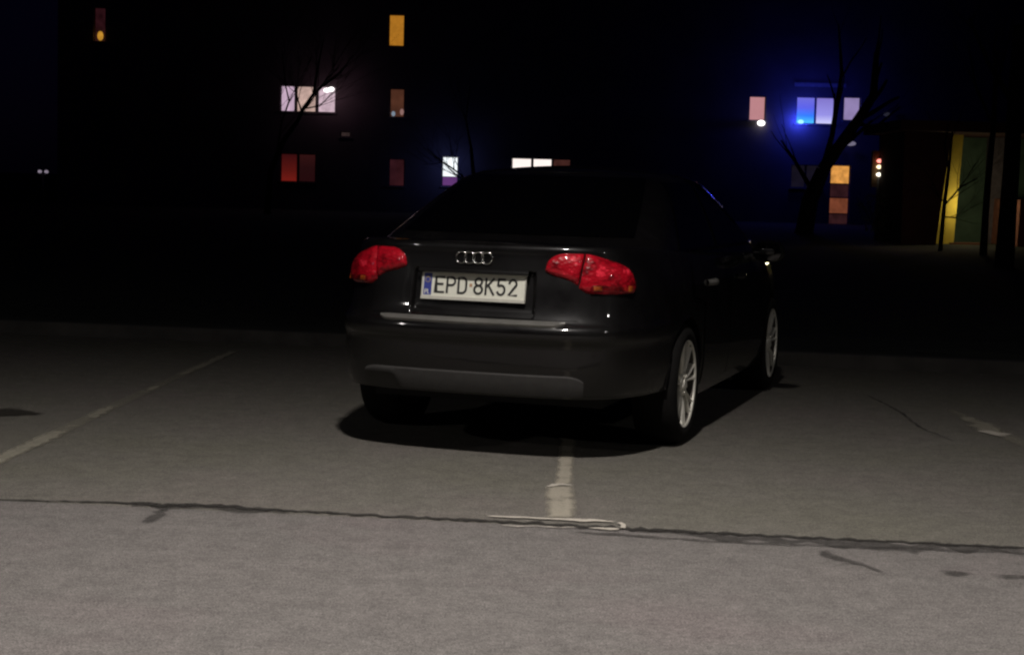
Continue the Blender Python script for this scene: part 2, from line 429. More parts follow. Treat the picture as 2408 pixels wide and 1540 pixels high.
# cabin: plan outlines from belt to roof
GZ  = cr([0,.25,.5,.75,.9,1.0], [.94,1.07,1.19,1.31,1.375,1.408])
GR  = cr([0,.25,.5,.75,.9,1.0], [-.70,-.42,-.14,.14,.31,.47])
GF  = cr([0,.25,.5,.75,.9,1.0], [2.72,2.42,2.13,1.84,1.66,1.52])
GW  = cr([0,.25,.5,.75,.9,1.0], [.80,.755,.705,.645,.605,.565])
NP = [(0,0),(.2,.004),(.4,.016),(.6,.045),(.75,.085),(.86,.135),(.93,.19),(.97,.25),(.992,.33),(1,.45)]
def rear_glass(v, q, off=0):                       # v = -1..1 across
    d = float(np.interp(abs(v), [a for a, b in NP], [b for a, b in NP]))
    return Vector((v*GW(q), GR(q)+d-off, GZ(q)+off*.8))
def cabin_half(q):
    L = []
    npf = cr([a for a, b in NP], [b for a, b in NP])
    for v in (0,.2,.4,.6,.75,.86,.93,.97,.992,1): L.append(Vector((v*GW(q), GR(q)+npf(v), GZ(q))))
    a, b2 = GR(q)+.45, GF(q)-.45
    for t in np.linspace(.1, .9, 9): L.append(Vector((GW(q)*(1+.012*math.sin(math.pi*t)), a+(b2-a)*t, GZ(q))))
    for v in (1,.992,.97,.93,.86,.75,.6,.4,.2,0): L.append(Vector((v*GW(q), GF(q)-npf(v), GZ(q))))
    return L
mb = MB()
qs = [0,.12,.25,.38,.5,.62,.75,.83,.9,.95,1.0]
for sg in (1, -1):
    mb.grid([[(sg*p.x, p.y, p.z) for p in cabin_half(q)] for q in qs])
top = cabin_half(1.0)
mb.grid([[(p.x*v, p.y, p.z + .046*(1-v*v)*(1-min(1, abs((p.y-.98)/.53))**2.2)) for v in np.linspace(1, -1, 17)] for p in top])
mb.build('roof', M_paint, car, smooth=True, weld=True, sharp=50)
MB().grid([[rear_glass(v, q, .004) for v in np.linspace(-.84, .84, 21)] for q in np.linspace(.27, .93, 9)]).build('rear_window', M_glass, car, smooth=True)
def front_glass(v, q, off):
    p = rear_glass(v, q); d = p.y-GR(q); return Vector((p.x, GF(q)-d+off, GZ(q)+off))
MB().grid([[front_glass(v, q, .004) for v in np.linspace(-.84, .84, 21)] for q in np.linspace(.05, .93, 9)]).build('windscreen', M_glass, car, smooth=True)
def side_glass(f, q, sg, off=.006):
    a, b2 = GR(q)+.45, GF(q)-.45; t = min(1, max(0, (f-a)/(b2-a)))
    w = GW(q)*(1+.012*math.sin(math.pi*t))
    if f < a: w = min(w, GW(q)*float(np.interp(f-GR(q), [b for a_, b in NP], [a_ for a_, b in NP])))
    if f > b2: w = min(w, GW(q)*float(np.interp(GF(q)-f, [b for a_, b in NP], [a_ for a_, b in NP])))
    return Vector((sg*(w+off), f, GZ(q)))
for sg in (1, -1):
    for (f00, f01, f10, f11) in ((.12, 1.0, .48, 1.0), (1.08, 2.12, 1.08, 1.52)):
        rows = []
        for t in np.linspace(0, 1, 7):
            q = .14+.74*t
            rows.append([side_glass(a, q, sg) for a in np.linspace(f00+(f10-f00)*t, f01+(f11-f01)*t, 12)])
        MB().grid(rows).build('side_window', M_glass, car, smooth=True)
# boot lid with a recess for the number plate
def sstep(a, b2, x): t = min(1, max(0, (x-a)/(b2-a))); return t*t*(3-2*t)
def niche(s, z):
    return .030*sstep(.325, .305, abs(s))*sstep(.925, .905, z)*sstep(.69, .735, z)
cols = sorted(set(list(np.linspace(-.535, .535, 50)) + [sg*a for sg in (1, -1) for a in np.linspace(.300, .330, 9)]))
zrow = sorted(set(list(np.linspace(.692, 1.0, 26)) + list(np.linspace(.902, .928, 8))))
rows = []
for z in zrow:
    rows.append([rear_pt(s, z, .004 - niche(s, z)) for s in cols])
mb = MB().grid(rows)
edge = [[rear_pt(s, z, -.012) for s in cols] for z in (zrow[0],)]
mb.grid([rows[0], edge[0]])
mb.grid([[r_[0] for r_ in rows], [rear_pt(cols[0], z, -.012) for z in zrow]])
mb.grid([[r_[-1] for r_ in rows], [rear_pt(cols[-1], z, -.012) for z in zrow]])
lid = mb.build('boot_lid', M_paint, car, smooth=True, weld=True, sharp=45)
# handle ledge over the plate
rows = []
for s in np.linspace(-.29, .29, 30):
    p = rear_pt(s, .915, .0); rows.append([p+Vector(a) for a in ((0, .03, -.014), (0, -.022, -.016), (0, -.027, -.006), (0, -.020, .006), (0, .012, .012))])
MB().grid(rows).build('boot_handle', M_paint, lid, smooth=True)
# satin strip on the lower edge of the lid
rows = []
for s in np.linspace(-.47, .48, 60):
    tp = min(1, (.485-abs(s))/.05)
    rows.append([rear_pt(s, .672+a*tp, b2) for a, b2 in ((-.013, .002), (-.011, .014), (.002, .018), (.011, .012), (.013, .002))])
MB().grid(rows).build('trim_strip', M_strip, car, smooth=True, sharp=40)
# tail lamps
topc = cr([.37,.376,.39,.43,.48,.57,.69,.795,.835,.86], [.935,.957,.980,1.004,1.013,1.013,.987,.955,.912,.865])
botc = cr([.37,.41,.45,.50,.545,.575,.70,.86], [.922,.905,.894,.876,.842,.826,.822,.826])
def lamp_patch(s0f, s1f, sg, mat, name, parent, dome=.012, base=.002, zlo=None, zhi=None, n=26, m_=14, side=True):
    rows = []
    for i in range(n+1):
        u = i/n; col = []
        for j in range(m_+1):
            v = j/m_
            z = 0; s = .5
            for _ in range(4):
                s = s0f(z or .92)*(1-u)+s1f(z or .92)*u
                lo, hi = botc(s), topc(s)
                if zlo is not None: lo = max(lo, zlo)
                if zhi is not None: hi = min(hi, zhi)
                if hi < lo: hi = lo
                z = lo+(hi-lo)*v
            e = min(1, 6*min(u, 1-u, v, 1-v)+.0)
            col.append(rear_pt(sg*s, z, base+dome*math.sqrt(max(0, 1-(1-e)**2)) + (.014*(1-(2*v-1)**2) if side and zlo is None else (.006 if zlo else 0))))
        rows.append(col)
    mb = MB().grid(rows)
    if side:
        per = [(i, 0) for i in range(n+1)]+[(n, j) for j in range(1, m_+1)]+[(i, m_) for i in range(n-1, -1, -1)]+[(0, j) for j in range(m_-1, -1, -1)]
        loop = [rows[i][j] for i, j in per]
        mb.grid([loop, [p+Vector((-sg*.004, .016, 0)) for p in loop]])
    return mb.build(name, mat, parent, smooth=True, weld=True, sharp=60)
split = lambda z: float(np.interp(z, [.82, .87, .93, 1.01], [.515, .535, .547, .573]))
for sg in (1, -1):
    tl = lamp_patch(lambda z: split(z)+.004, lambda z: .845, sg, M_red, 'taillight', car)
    lamp_patch(lambda z: .371, lambda z: split(z)-.004, sg, M_red, 'inner_lens', tl, n=22)
    lamp_patch(lambda z: .585, lambda z: .82, sg, M_redd, 'lower_lens', tl, dome=.003, base=.0145, zlo=.833, zhi=.872, n=18, m_=6)
    lamp_patch(lambda z: .60, lambda z: .64, sg, M_amber, 'indicator', tl, dome=.003, base=.0175, zlo=.836, zhi=.858, n=10, m_=6)
    lamp_patch(lambda z: .785, lambda z: .815, sg, M_amber, 'reflector', tl, dome=.003, base=.0175, zlo=.832, zhi=.86, n=8, m_=6)
    # lower edge of each bumper corner
# bumper
rows = []
bs = list(np.linspace(-1.30, 1.30, 121))
def bumper_pt(s, z, off):
    return rear_pt(s, z, off)
for z in (.335,.36,.40,.45,.50,.55,.578,.588,.598,.61,.63,.648,.660,.668):
    lim = 1.30 if z < .60 else 1.27
    rows.append([bumper_pt(s*lim/1.30, z, .003) for s in bs])
rows.insert(0, [p+Vector((0, .03, -.012)) for p in rows[0]])
bump_ = None
# keep it clear of the wheel arch
rr_ = []
for r0 in rows:
    q = []
    for p in r0:
        y = min(p.y, -math.sqrt(max(0, (ARCH+.006)**2-(p.z-WR)**2)) if p.z < WR+ARCH else 0)
        q.append(Vector((p.x, y, p.z)))
    rr_.append(q)
bump_ = MB().grid(rr_).build('rear_bumper', M_paint, car, smooth=True, sharp=40)
def sstep(a, b2, x): t = min(1, max(0, (x-a)/(b2-a))); return t*t*(3-2*t)
# grey lower insert
rows = []
for s in np.linspace(-.56, .575, 60):
    k = min(1, (.585-abs(s))/.10); hi = .385+.045*math.sqrt(max(0, 1-(1-k)**2))
    lo = .33 + .062*sstep(-.35, -.40, s)
    rows.append([rear_pt(s, z, o_) for z, o_ in ((lo-.004, -.02), (lo, .010), (lo+(hi-lo)*.3, .016), (lo+(hi-lo)*.65, .016), (hi-.006, .014), (hi, .004))])
MB().grid(rows).build('lower_insert', M_plast, bump_, smooth=True, sharp=50)
for s in (-.485, -.425):
    p = rear_pt(s, .33)
    pr = [(.0, .30), (.022, .30), (.024, .02), (.025, -.015), (.022, -.017), (.020, 0.0), (.019, .25), (0, .25)]
    MB().lathe(pr, 20, 'y', (p.x, p.y+.03, .335))  .build('exhaust_pipe', M_dark, car, smooth=True, sharp=40)
# number plate
plate = None
def on_lid(x, z, off): return Vector((x, xr(z)+.026-off + .012*(x/.26)**2*.0, z))
mb = MB()
def slab(x0, x1, z0, z1, o0, o1):
    a = [on_lid(x, z, o_) for o_ in (o0, o1) for x, z in ((x0, z0), (x1, z0), (x1, z1), (x0, z1))]
    return a, [(0,3,2,1),(4,5,6,7),(0,1,5,4),(1,2,6,5),(2,3,7,6),(3,0,4,7)]
plate = MB().add(*slab(-.262, .262, .783, .896, .004, .012)).build('number_plate', M_platew, car)
fr = MB(); fr.add(*slab(-.268, .268, .768, .783, .003, .018)); fr.add(*slab(-.268, -.262, .783, .899, .003, .015)); fr.add(*slab(.262, .268, .783, .899, .003, .015)); fr.add(*slab(-.262, .262, .896, .899, .003, .015))
fr.build('plate_frame', M_frame, plate)
MB().add(*slab(-.258, -.217, .787, .893, .012, .0132)).build('country_band', M_blue, plate)
def strokes(lines, x, z, w, h, th, o0, o1, mbx):
    for ln in lines:
        pts = [Vector((x+a*w, z+b2*h)) for a, b2 in ln]
        clean = [pts[0]]
        for p in pts[1:]:
            if (p-clean[-1]).length > 1e-4: clean.append(p)
        L, R = [], []
        for i, p in enumerate(clean):
            d = (clean[min(i+1, len(clean)-1)]-clean[max(i-1, 0)]).normalized(); nn = Vector((-d.y, d.x))
            sc = 1.0
            if 0 < i < len(clean)-1:
                d1 = (clean[i]-clean[i-1]).normalized(); sc = 1/max(.5, abs(d.dot(d1)))
            e = d*th/2*(-1 if i == 0 else (1 if i == len(clean)-1 else 0))*.9
            L.append(p+nn*th/2*sc+e); R.append(p-nn*th/2*sc+e)
        n = len(L); vs = [on_lid(q.x, q.y, o_) for o_ in (o0, o1) for q in L+R]; fs = []
        for i in range(n-1):
            fs += [(2*n+i, 2*n+i+1, 3*n+i+1, 3*n+i), (i, i+1, 2*n+i+1, 2*n+i), (n+i, 3*n+i, 3*n+i+1, n+i+1)]
        fs += [(0, 2*n, 3*n, n), (n-1, 2*n-1, 4*n-1, 3*n-1)]
        mbx.add(vs, fs)
def ar(cx, cy, rx, ry_, a0, a1, n=14): return [(cx+rx*math.cos(math.radians(a0+(a1-a0)*i/n)), cy+ry_*math.sin(math.radians(a0+(a1-a0)*i/n))) for i in range(n+1)]
GL = {
 'E': [[(1,0),(0,0),(0,1),(1,1)], [(0,.53),(.85,.53)]],
 'P': [[(0,0),(0,1),(.55,1)]+ar(.55,.74,.45,.26,90,-90)+[(0,.48)]],
 'D': [[(0,0),(0,1),(.5,1)]+ar(.5,.7,.5,.3,90,0)+[(1,.3)]+ar(.5,.3,.5,.3,0,-90)+[(0,0)]],
 '8': [ar(.5,.27,.5,.27,0,360,24), ar(.5,.77,.42,.23,0,360,24)],
 'K': [[(0,0),(0,1)], [(.95,1),(.05,.45)], [(.3,.6),(1,0)]],
 '5': [[(.9,1),(.15,1),(.08,.58)]+ar(.47,.31,.48,.31,125,-150,20)],
 '2': [ar(.5,.72,.46,.28,165,-10,14)+[(.05,0),(1,0)]],
 'L': [[(0,1),(0,0),(.9,0)]],
}
mb = MB(); x = -.199
for ch in 'EPD 8K52':
    if ch == ' ': x += .030; continue
    strokes(GL[ch], x+.005, .803, .040, .074, .0105, .012, .0137, mb); x += .0585 if ch != 'D' else .053
mb.build('plate_lettering', M_ink, plate)
mb = MB(); strokes(GL['P'], -.250, .794, .010, .020, .0035, .0132, .0142, mb); strokes(GL['L'], -.235, .794, .009, .020, .0035, .0132, .0142, mb)
mb.build('country_letters', M_platew, plate)
mb = MB()
for k in range(12):
    a = 2*math.pi*k/12; mb.add(*slab(-.2375+.0125*math.cos(a)-.0018, -.2375+.0125*math.cos(a)+.0018, .862+.0125*math.sin(a)-.0018, .862+.0125*math.sin(a)+.0018, .0132, .0140))
mb.build('star_circle', M_yel, plate)
mb = MB(); mb.add(*slab(-.020, -.006, .835, .850, .012, .0132)); mb.build('plate_sticker', simple('sticker', (.45, .27, .16), .5), plate)
# four ring emblem
mb = MB()
for k in range(4):
    cx_ = (k-1.5)*.0455
    pts = [rear_pt(cx_+.0285*math.cos(a)+1e-6, .976+.0285*math.sin(a), .010+.002*(k % 2)) for a in np.linspace(0, 2*math.pi, 33)]
    mb.tube(pts, .0042, 8, cap=False)
mb.build('emblem', M_chrome, lid, smooth=True)
# doors with handles, both sides
def door(fa, fb, sg):
    rows = []
    for z in np.linspace(.27, .955, 16):
        row = []
        for i in range(19):
            f = fa(z)+(fb(z)-fa(z))*i/18
            for w in (0, WB):
                if abs(f-w) < ARCH+.03 and z < WR+ARCH+.03:
                    need = math.sqrt(max(0, (ARCH+.03)**2-(z-WR)**2)) if z > WR else ARCH+.03
                    if abs(f-w) < need: f = w + (need if f > w else -need)
            z2 = min(z, zt(f)-.02)
            row.append(flank_pt(f, z2, .004 + .006*math.exp(-((z2-.80)/.02)**2), sg))
        rows.append(row)
    return MB().grid(rows).build('door', M_paint, car, smooth=True, sharp=60)
for sg in (1, -1):
    for (fa, fb, hf) in ((lambda z: .36 if z < .75 else .10, lambda z: 1.055, .42), (lambda z: 1.065, lambda z: 2.14, 1.25)):
        dr = door(fa, fb, sg)
        rows = []
        for i in range(9):
            u = i/8; f = hf+.19*u; o_ = .036*math.sin(math.pi*min(1, max(0, (u*1.2-.1))))**.5 if 0 < u < 1 else .004
            c = flank_pt(f, .83, o_, sg)
            rows.append([c+Vector((sg*.010*math.cos(a), 0, .017*math.sin(a))) for a in np.linspace(0, 2*math.pi, 9)])
        MB().grid(rows).build('handle', M_strip if sg == 1 and hf < 1 else M_paint, dr, smooth=True)  # rear right handle: highlight painted in as a paler satin grey
    # mirror
    MZ, MF = .965, 1.72
    mb = MB().ellipsoid((sg*.985, MF, MZ), (.105, .075, .07), 16, 10)
    mb.tube([(sg*.80, MF+.05, MZ-.05), (sg*.94, MF+.02, MZ-.03)], [.035, .03], 8)
    mr = mb.build('side_mirror', M_paint, car, smooth=True)
    MB().grid([[(sg*.985+.085*v*math.sqrt(1-u*u*.5), MF-.072+.012*abs(v), MZ+.052*u) for v in np.linspace(-1, 1, 9)] for u in np.linspace(-1, 1, 7)]).build('mirror_glass', M_glass, mr, smooth=True)
# belt trim along the windows
for sg in (1, -1):
    pts = [side_glass(f, .125, sg, .012) for f in np.linspace(-.05, 2.15, 30)]
    MB().tube(pts, .008, 6).build('window_trim', M_glass, car, smooth=True)
# fin antenna at the back of the roof
MB().grid([[(s*.018*(1-u)*(1-abs(2*t-1)**2), .50+.16*t+.03*u, 1.418+.055*u*math.sin(math.pi*min(.999, .12+.75*(1-t)))) for s in (-1, 0, 1)] for t in np.linspace(0, 1, 9) for u in (0, .5, 1)]) if False else None
# wheels
def make_wheel(f, sg):
    hub = empty
    c = (0, f, WR)
    W = MB().lathe([(.0, .68), (.15, .68), (.15, .70), (.209, .66), (.2115, .80), (.2160, .846), (.2195, .862)], 56, 'x', c)
    W.v = [(sg*x, y, z) for x, y, z in W.v]
    wh = W.build('wheel', M_disc, car, smooth=True, sharp=30)
    tp = [(.222, .655), (.262, .640), (.300, .648), (.314, .675), (.318, .70), (.318, .82), (.313, .846), (.300, .866), (.270, .878), (.240, .876), (.226, .868), (.222, .852)]
    T = MB().lathe(tp, 72, 'x', c); T.v = [(sg*x, y, z) for x, y, z in T.v]
    T.build('tyre', M_rubber, wh, smooth=True, sharp=45)
    R = MB().lathe([(.2205, .852), (.2205, .868), (.229, .872), (.231, .862), (.2215, .850)], 72, 'x', c)
    for k in range(7):
        for dk in (-.13, .13):
            a0 = 2*math.pi*k/7 + .2
            def sp(r, da, lat, wd):
                an = a0+da
                ce = Vector((0, math.cos(an)*r, math.sin(an)*r)); tg = Vector((0, -math.sin(an), math.cos(an)))
                return [Vector((lat-.022, 0, 0))+ce-tg*wd, Vector((lat, 0, 0))+ce-tg*wd*.75, Vector((lat+.006, 0, 0))+ce, Vector((lat, 0, 0))+ce+tg*wd*.75, Vector((lat-.022, 0, 0))+ce+tg*wd]
            secs = [sp(r, dk*k2, lat, wd) for r, k2, lat, wd in ((.045, .6, .842, .012), (.09, .75, .852, .011), (.14, .95, .856, .011), (.19, 1.1, .858, .013), (.2215, 1.2, .862, .016))]
            R.grid([[p+Vector(c) for p in s3] for s3 in secs])
    R.lathe([(.066, .82), (.068, .848), (.060, .858), (.034, .860), (.032, .866), (.0, .868)], 32, 'x', c)
    for k in range(5):
        an = 2*math.pi*k/5+.25+.63
        R.lathe([(.009, .85), (.009, .864), (0, .866)], 8, 'x', (0, f+.047*math.cos(an), WR+.047*math.sin(an)))
    R.v = [(sg*x, y, z) for x, y, z in R.v]
    R.build('rim', M_rim, wh, smooth=True, sharp=35)
for f in (0, WB):
    for sg in (1, -1): make_wheel(f, sg)

# ------------------------------------------------------------------ apartment block
YB = 65.0
def wrect(x0, y0, x1, y1, Y=YB):
    a, b2 = at(x0, y0, Y), at(x1, y1, Y)
    c, e = at(x0, y1, Y), at(x1, y0, Y)
    return ((a.x+c.x)/2, (b2.z+c.z)/2, (b2.x+e.x)/2, (a.z+e.z)/2)      # x0,z0,x1,z1
WIN = []      # (name, rect, panes)  pane = (u0,u1,v0,v1,material)
L = lin
E = lambda n, c, s=1.0, var=.12, sc=2.0, st=None: emis(n, lin(*c), s, var, sc, st)
P_lav = E('lavender_curtain', (196, 168, 190), 1, .22, 5, (3, 1, .4)); P_peach = E('peach_curtain', (190, 160, 150), 1, .25, 4); P_lav2 = E('lilac_curtain', (196, 170, 182), 1, .2, 5)
P_or = E('amber_blind', (165, 108, 32), 1, .12, 9); P_br = E('brown_room', (72, 42, 30), 1, .3, 3)
P_red = E('red_room', (105, 22, 18), 1, .35, 2); P_red2 = E('dim_red_room', (44, 14, 15), 1, .4, 2); P_red3 = E('dim_plum_room', (44, 18, 22), 1, .35, 2)
P_or2 = 0
P_white = E('white_blind', (246, 252, 255), 1.15, .06, 3); P_purp = E('purple_panel', (92, 52, 108), 1, .15)
P_warm = E('bright_room', (255, 242, 236), 1.1, .05, 2); P_dim = E('dim_brown_room', (62, 34, 30), 1, .4, 3)
P_pink = E('pink_blind', (186, 130, 134), 1, .05, 2); P_grey = E('dim_grey_room', (20, 17, 26), 1, .3, 2)
P_vio = E('violet_curtain', (142, 126, 172), 1, .12, 3); P_door = E('amber_door_glass', (215, 148, 72), 1, .3, 5); P_door2 = E('brown_door_glass', (112, 60, 40), 1, .25, 4); P_door3 = E('dim_door_glass', (44, 22, 24), 1, .3, 4)
P_lititem = E('lit_item_glow', (48, 37, 36), 1, .25, 5); P_dred = E('dark_red_room', (38, 14, 18), 1, .5, 3)
def gradmat(name, stops, z0, z1, var=.0):
    """curtain lit from a lamp on the sill: colour by height on the pane"""
    m, nt, b = newmat(name)
    tc = nt.nodes.new('ShaderNodeTexCoord'); sx = nt.nodes.new('ShaderNodeSeparateXYZ'); mr = nt.nodes.new('ShaderNodeMapRange')
    nt.links.new(tc.outputs['Generated'], sx.inputs[0]); nt.links.new(sx.outputs['Z'], mr.inputs['Value'])
    r = ramp(nt, mr.outputs[0], [(p, lin(*c)) for p, c in stops]); nt.links.new(r.outputs[0], b.inputs['Emission Color'])
    b.inputs['Emission Strength'].default_value = 1; b.inputs['Base Color'].default_value = (.02, .02, .02, 1)
    return m
P_red = gradmat('red_room', [(0, (112, 26, 20)), (.4, (84, 20, 16)), (1, (50, 12, 14))], 0, 1); WIN_RED = P_red
P_red2 = gradmat('dim_red_room', [(0, (34, 10, 12)), (.5, (34, 12, 13)), (1, (48, 18, 18))], 0, 1)
P_blueL = gradmat('blue_lit_curtain', [(0, (80, 205, 255)), (.3, (50, 125, 250)), (.6, (92, 98, 226)), (1, (112, 110, 212))], 0, 1)
P_blueR = gradmat('violet_lit_curtain', [(0, (212, 212, 255)), (.35, (152, 146, 228)), (1, (128, 116, 198))], 0, 1)
def win(rect, panes, label=None): WIN.append((wrect(*rect), panes, label))
win((220, 18, 248, 98), [(0, 1, 0, 1, P_dred)], 'narrow window with an orange lamp glowing at its foot')
win((914, 35, 951, 109), [(0, 1, 0, 1, P_or)], 'plain amber lit window in the top row')
win((659, 203, 789, 264), [(.0, .25, 0, 1, P_lav), (.305, .63, 0, 1, P_peach), (.69, 1, 0, 1, P_lav2)], 'wide three pane window with pale curtains and a bright ceiling lamp')
win((916, 209, 951, 276), [(0, 1, 0, 1, P_br)], 'dim brown window below the amber one')
win((659, 362, 742, 428), [(0, .45, 0, 1, P_red), (.53, 1, 0, 1, P_red2)], 'red glowing window')
win((914, 374, 951, 438), [(0, 1, 0, 1, P_red3)], 'very dim plum window')
win((1039, 369, 1077, 438), [(0, 1, .33, 1, P_white), (0, 1, 0, .31, P_purp)], 'bright white window with a purple panel below')
win((1203, 372, 1342, 432), [(0, .325, 0, .95, P_warm), (.37, .67, 0, .95, P_warm), (.71, 1, 0, .95, P_dim)], 'bright window just above the car roof')
win((1762, 227, 1801, 284), [(0, 1, 0, 1, P_pink)], 'plain pink lit window')
win((1873, 229, 1963, 292), [(0, .48, 0, 1, P_blueL), (.535, 1, 0, 1, P_blueR)], 'two pane window glowing blue')
win((1984, 229, 2024, 284), [(0, 1, 0, 1, P_vio)], 'violet window half hidden by a tree limb')
win((1860, 388, 1932, 442), [(0, .46, 0, 1, P_grey), (.52, 1, 0, 1, P_grey)], 'dim grey window with a faint glow set in its panes')  # panes carry a faint grey emission of their own
win((1951, 389, 1998, 530), [(0, 1, .70, 1, P_door), (0, 1, .47, .68, P_door3), (0, 1, .20, .45, P_door2), (0, 1, 0, .18, P_door3)], 'glazed door glowing amber')
win((800, 310, 824, 322), [(0, 1, 0, 1, P_lititem)], 'small faint brown lit item drawn as a glowing pane')  # glowing pane stands in for a lit item on the facade
blk = empty('apartment_block', (0, YB, 0))
tag(blk, 'long dark apartment block across the background with scattered lit windows', 'building')
XA, XB = at(135, 300, YB).x, 22.5
ZT = 14.5
xs = sorted(set([XA, XB] + [v for r, _, _ in WIN for v in (r[0], r[2])])); zs = sorted(set([-.3, ZT] + [v for r, _, _ in WIN for v in (r[1], r[3])]))
mb = MB()
def inhole(x, z): return any(r[0] < x < r[2] and r[1] < z < r[3] for r, _, _ in WIN)
for i in range(len(xs)-1):
    for j in range(len(zs)-1):
        if not inhole((xs[i]+xs[i+1])/2, (zs[j]+zs[j+1])/2):
            mb.add([(xs[i], 0, zs[j]), (xs[i+1], 0, zs[j]), (xs[i+1], 0, zs[j+1]), (xs[i], 0, zs[j+1])], [(0, 1, 2, 3)])
DP = .16
for r, _, _ in WIN:
    x0, z0, x1, z1 = r
    q = [(x0, z0), (x1, z0), (x1, z1), (x0, z1)]
    for k in range(4):
        a, b2 = q[k], q[(k+1) % 4]
        mb.add([(a[0], 0, a[1]), (b2[0], 0, b2[1]), (b2[0], DP, b2[1]), (a[0], DP, a[1])], [(0, 1, 2, 3)])
mb.add([(XA, 0, -.3), (XA, 11, -.3), (XA, 11, ZT), (XA, 0, ZT)], [(0, 1, 2, 3)]); mb.add([(XB, 0, -.3), (XB, 11, -.3), (XB, 11, ZT), (XB, 0, ZT)], [(0, 1, 2, 3)])
mb.add([(XA, 11, -.3), (XB, 11, -.3), (XB, 11, ZT), (XA, 11, ZT)], [(0, 1, 2, 3)])
mb.build('wall', M_wall, blk, weld=True)
MB().box((XA-.3, -.3, ZT+.002), (XB+.3, 11.3, ZT+.3)).build('roof', M_conc, blk)
for r, panes, label in WIN:
    x0, z0, x1, z1 = r; w, h = x1-x0, z1-z0
    fr = MB(); th = .035 if w > .3 else .02
    y0, y1 = DP-.05, DP-.004
    fr.box((x0+.002, y0, z0+.002), (x1-.002, y1, z0+th*.8)); fr.box((x0+.002, y0, z1-th*.8), (x1-.002, y1, z1-.002))
    fr.box((x0+.002, y0, z0+th*.8), (x0+th, y1, z1-th*.8)); fr.box((x1-th, y0, z0+th*.8), (x1-.002, y1, z1-th*.8))
    us = sorted(panes, key=lambda p: p[0])
    cuts = set()
    for (u0, u1, v0, v1, m_) in panes:
        for (p0, p1, q0, q1, mm) in panes:
            if 0 < p0-u1 < .08: cuts.add(('v', u1, p0, 0, 1))
            if 0 < q0-v1 < .08 and u0 == p0: cuts.add(('h', v1, q0, u0, u1))
    for k, a, b2, c, d_ in cuts:
        if k == 'v': fr.box((x0+a*w, y0+.004, z0+th*.8), (x0+b2*w, y1-.002, z1-th*.8))
        else: fr.box((x0+max(c*w, th), y0+.006, z0+a*h), (x0+min(d_*w, w-th), y1-.003, z0+b2*h))
    f = fr.build('window', M_wframe, blk)
    if label: f['label'] = label
    for (u0, u1, v0, v1, m_) in panes:
        MB().add([(x0+u0*w, DP, z0+v0*h), (x0+u1*w, DP, z0+v0*h), (x0+u1*w, DP, z0+v1*h), (x0+u0*w, DP, z0+v1*h)], [(0, 1, 2, 3)]).build('pane', m_, f)
    MB().box((x0-.06, -.06, z0-.05), (x1+.06, -.003, z0-.004)).build('sill', M_conc, f)
# slab over the blue window, catching its light
a = wrect(1868, 196, 1990, 205)
MB().box((a[0], -.03, a[1]), (a[2], -.004, a[3])).build('canopy_slab', simple('pale_slab', (.34, .32, .32), .8), blk)
def lamp_obj(name, label, cat, c, r, mat, group=None):
    o = MB().ellipsoid((0, 0, 0), r, 14, 8).build(name, mat, None, smooth=True, weld=True); o.location = c
    return tag(o, label, cat, group)
W_hot = emis('lamp_white', (1, .97, .93), 3.0); W_cool = emis('lamp_cool', (.8, .95, 1), 2.0); W_cy = emis('lamp_cyan', (.3, .75, 1), 1.4)
W_grey = emis('dim_globe', lin(112, 106, 126), 1); W_dk = emis('faint_globe', lin(46, 45, 60), 1); W_or = emis('orange_shade', lin(190, 135, 45), 1, .25, 8)
def bulb(px, py, Y, wpx, hpx): p = at(px, py, Y); k = Y/F_PX; return p, (wpx*k/2, min(wpx, hpx)*k/2, hpx*k/2)
def lampat(name, label, cat, px, py, Y, wpx, hpx, mat, group=None):
    p, r = bulb(px, py, Y, wpx, hpx); return lamp_obj(name, label, cat, p, r, mat, group)
YL = YB + .02
lampat('ceiling_lamp', 'bright white lamp at the upper right of the pale curtained window', 'lamp', 768, 213, YL, 13, 10, W_hot, 'lamps in the pale window')
lampat('ceiling_lamp', 'second bright white lamp beside the first in the pale window corner', 'lamp', 779, 211, YL, 15, 11, W_hot, 'lamps in the pale window')
lampat('table_lamp', 'orange lampshade low in the narrow left window', 'lamp', 236, 85, YL, 14, 22, W_or)
lampat('night_light', 'pale blue small light at the foot of the dim brown window', 'lamp', 925, 268, YL, 9, 12, W_dk if False else emis('pale_blue', lin(120, 135, 150), 1))
lampat('table_lamp', 'small pinkish light at the right foot of the dim brown window', 'lamp', 945, 264, YL, 9, 15, emis('pale_pink', lin(140, 105, 100), 1))
lampat('wall_lamp', 'round white lamp fixed below the pink window', 'lamp', 1790, 290, YB-.15, 18, 13, W_hot)
lampat('led_lamp', 'cyan white lamp at the lower left corner of the blue window', 'lamp', 1883, 287, YL, 14, 10, W_cy)
lampat('globe_lamp', 'slanted pale grey globe light below the violet window', 'lamp', 2000, 338, YB-.4, 26, 11, W_grey)
lampat('globe_lamp', 'faint small globe light left of the pale grey globe', 'lamp', 1972, 335, YB-.4, 12, 12, W_dk)
lampat('globe_lamp', 'faint grey light high between the tree and the porch', 'lamp', 2085, 269, YB-.3, 16, 10, emis('fainter_globe', lin(34, 34, 44), 1))
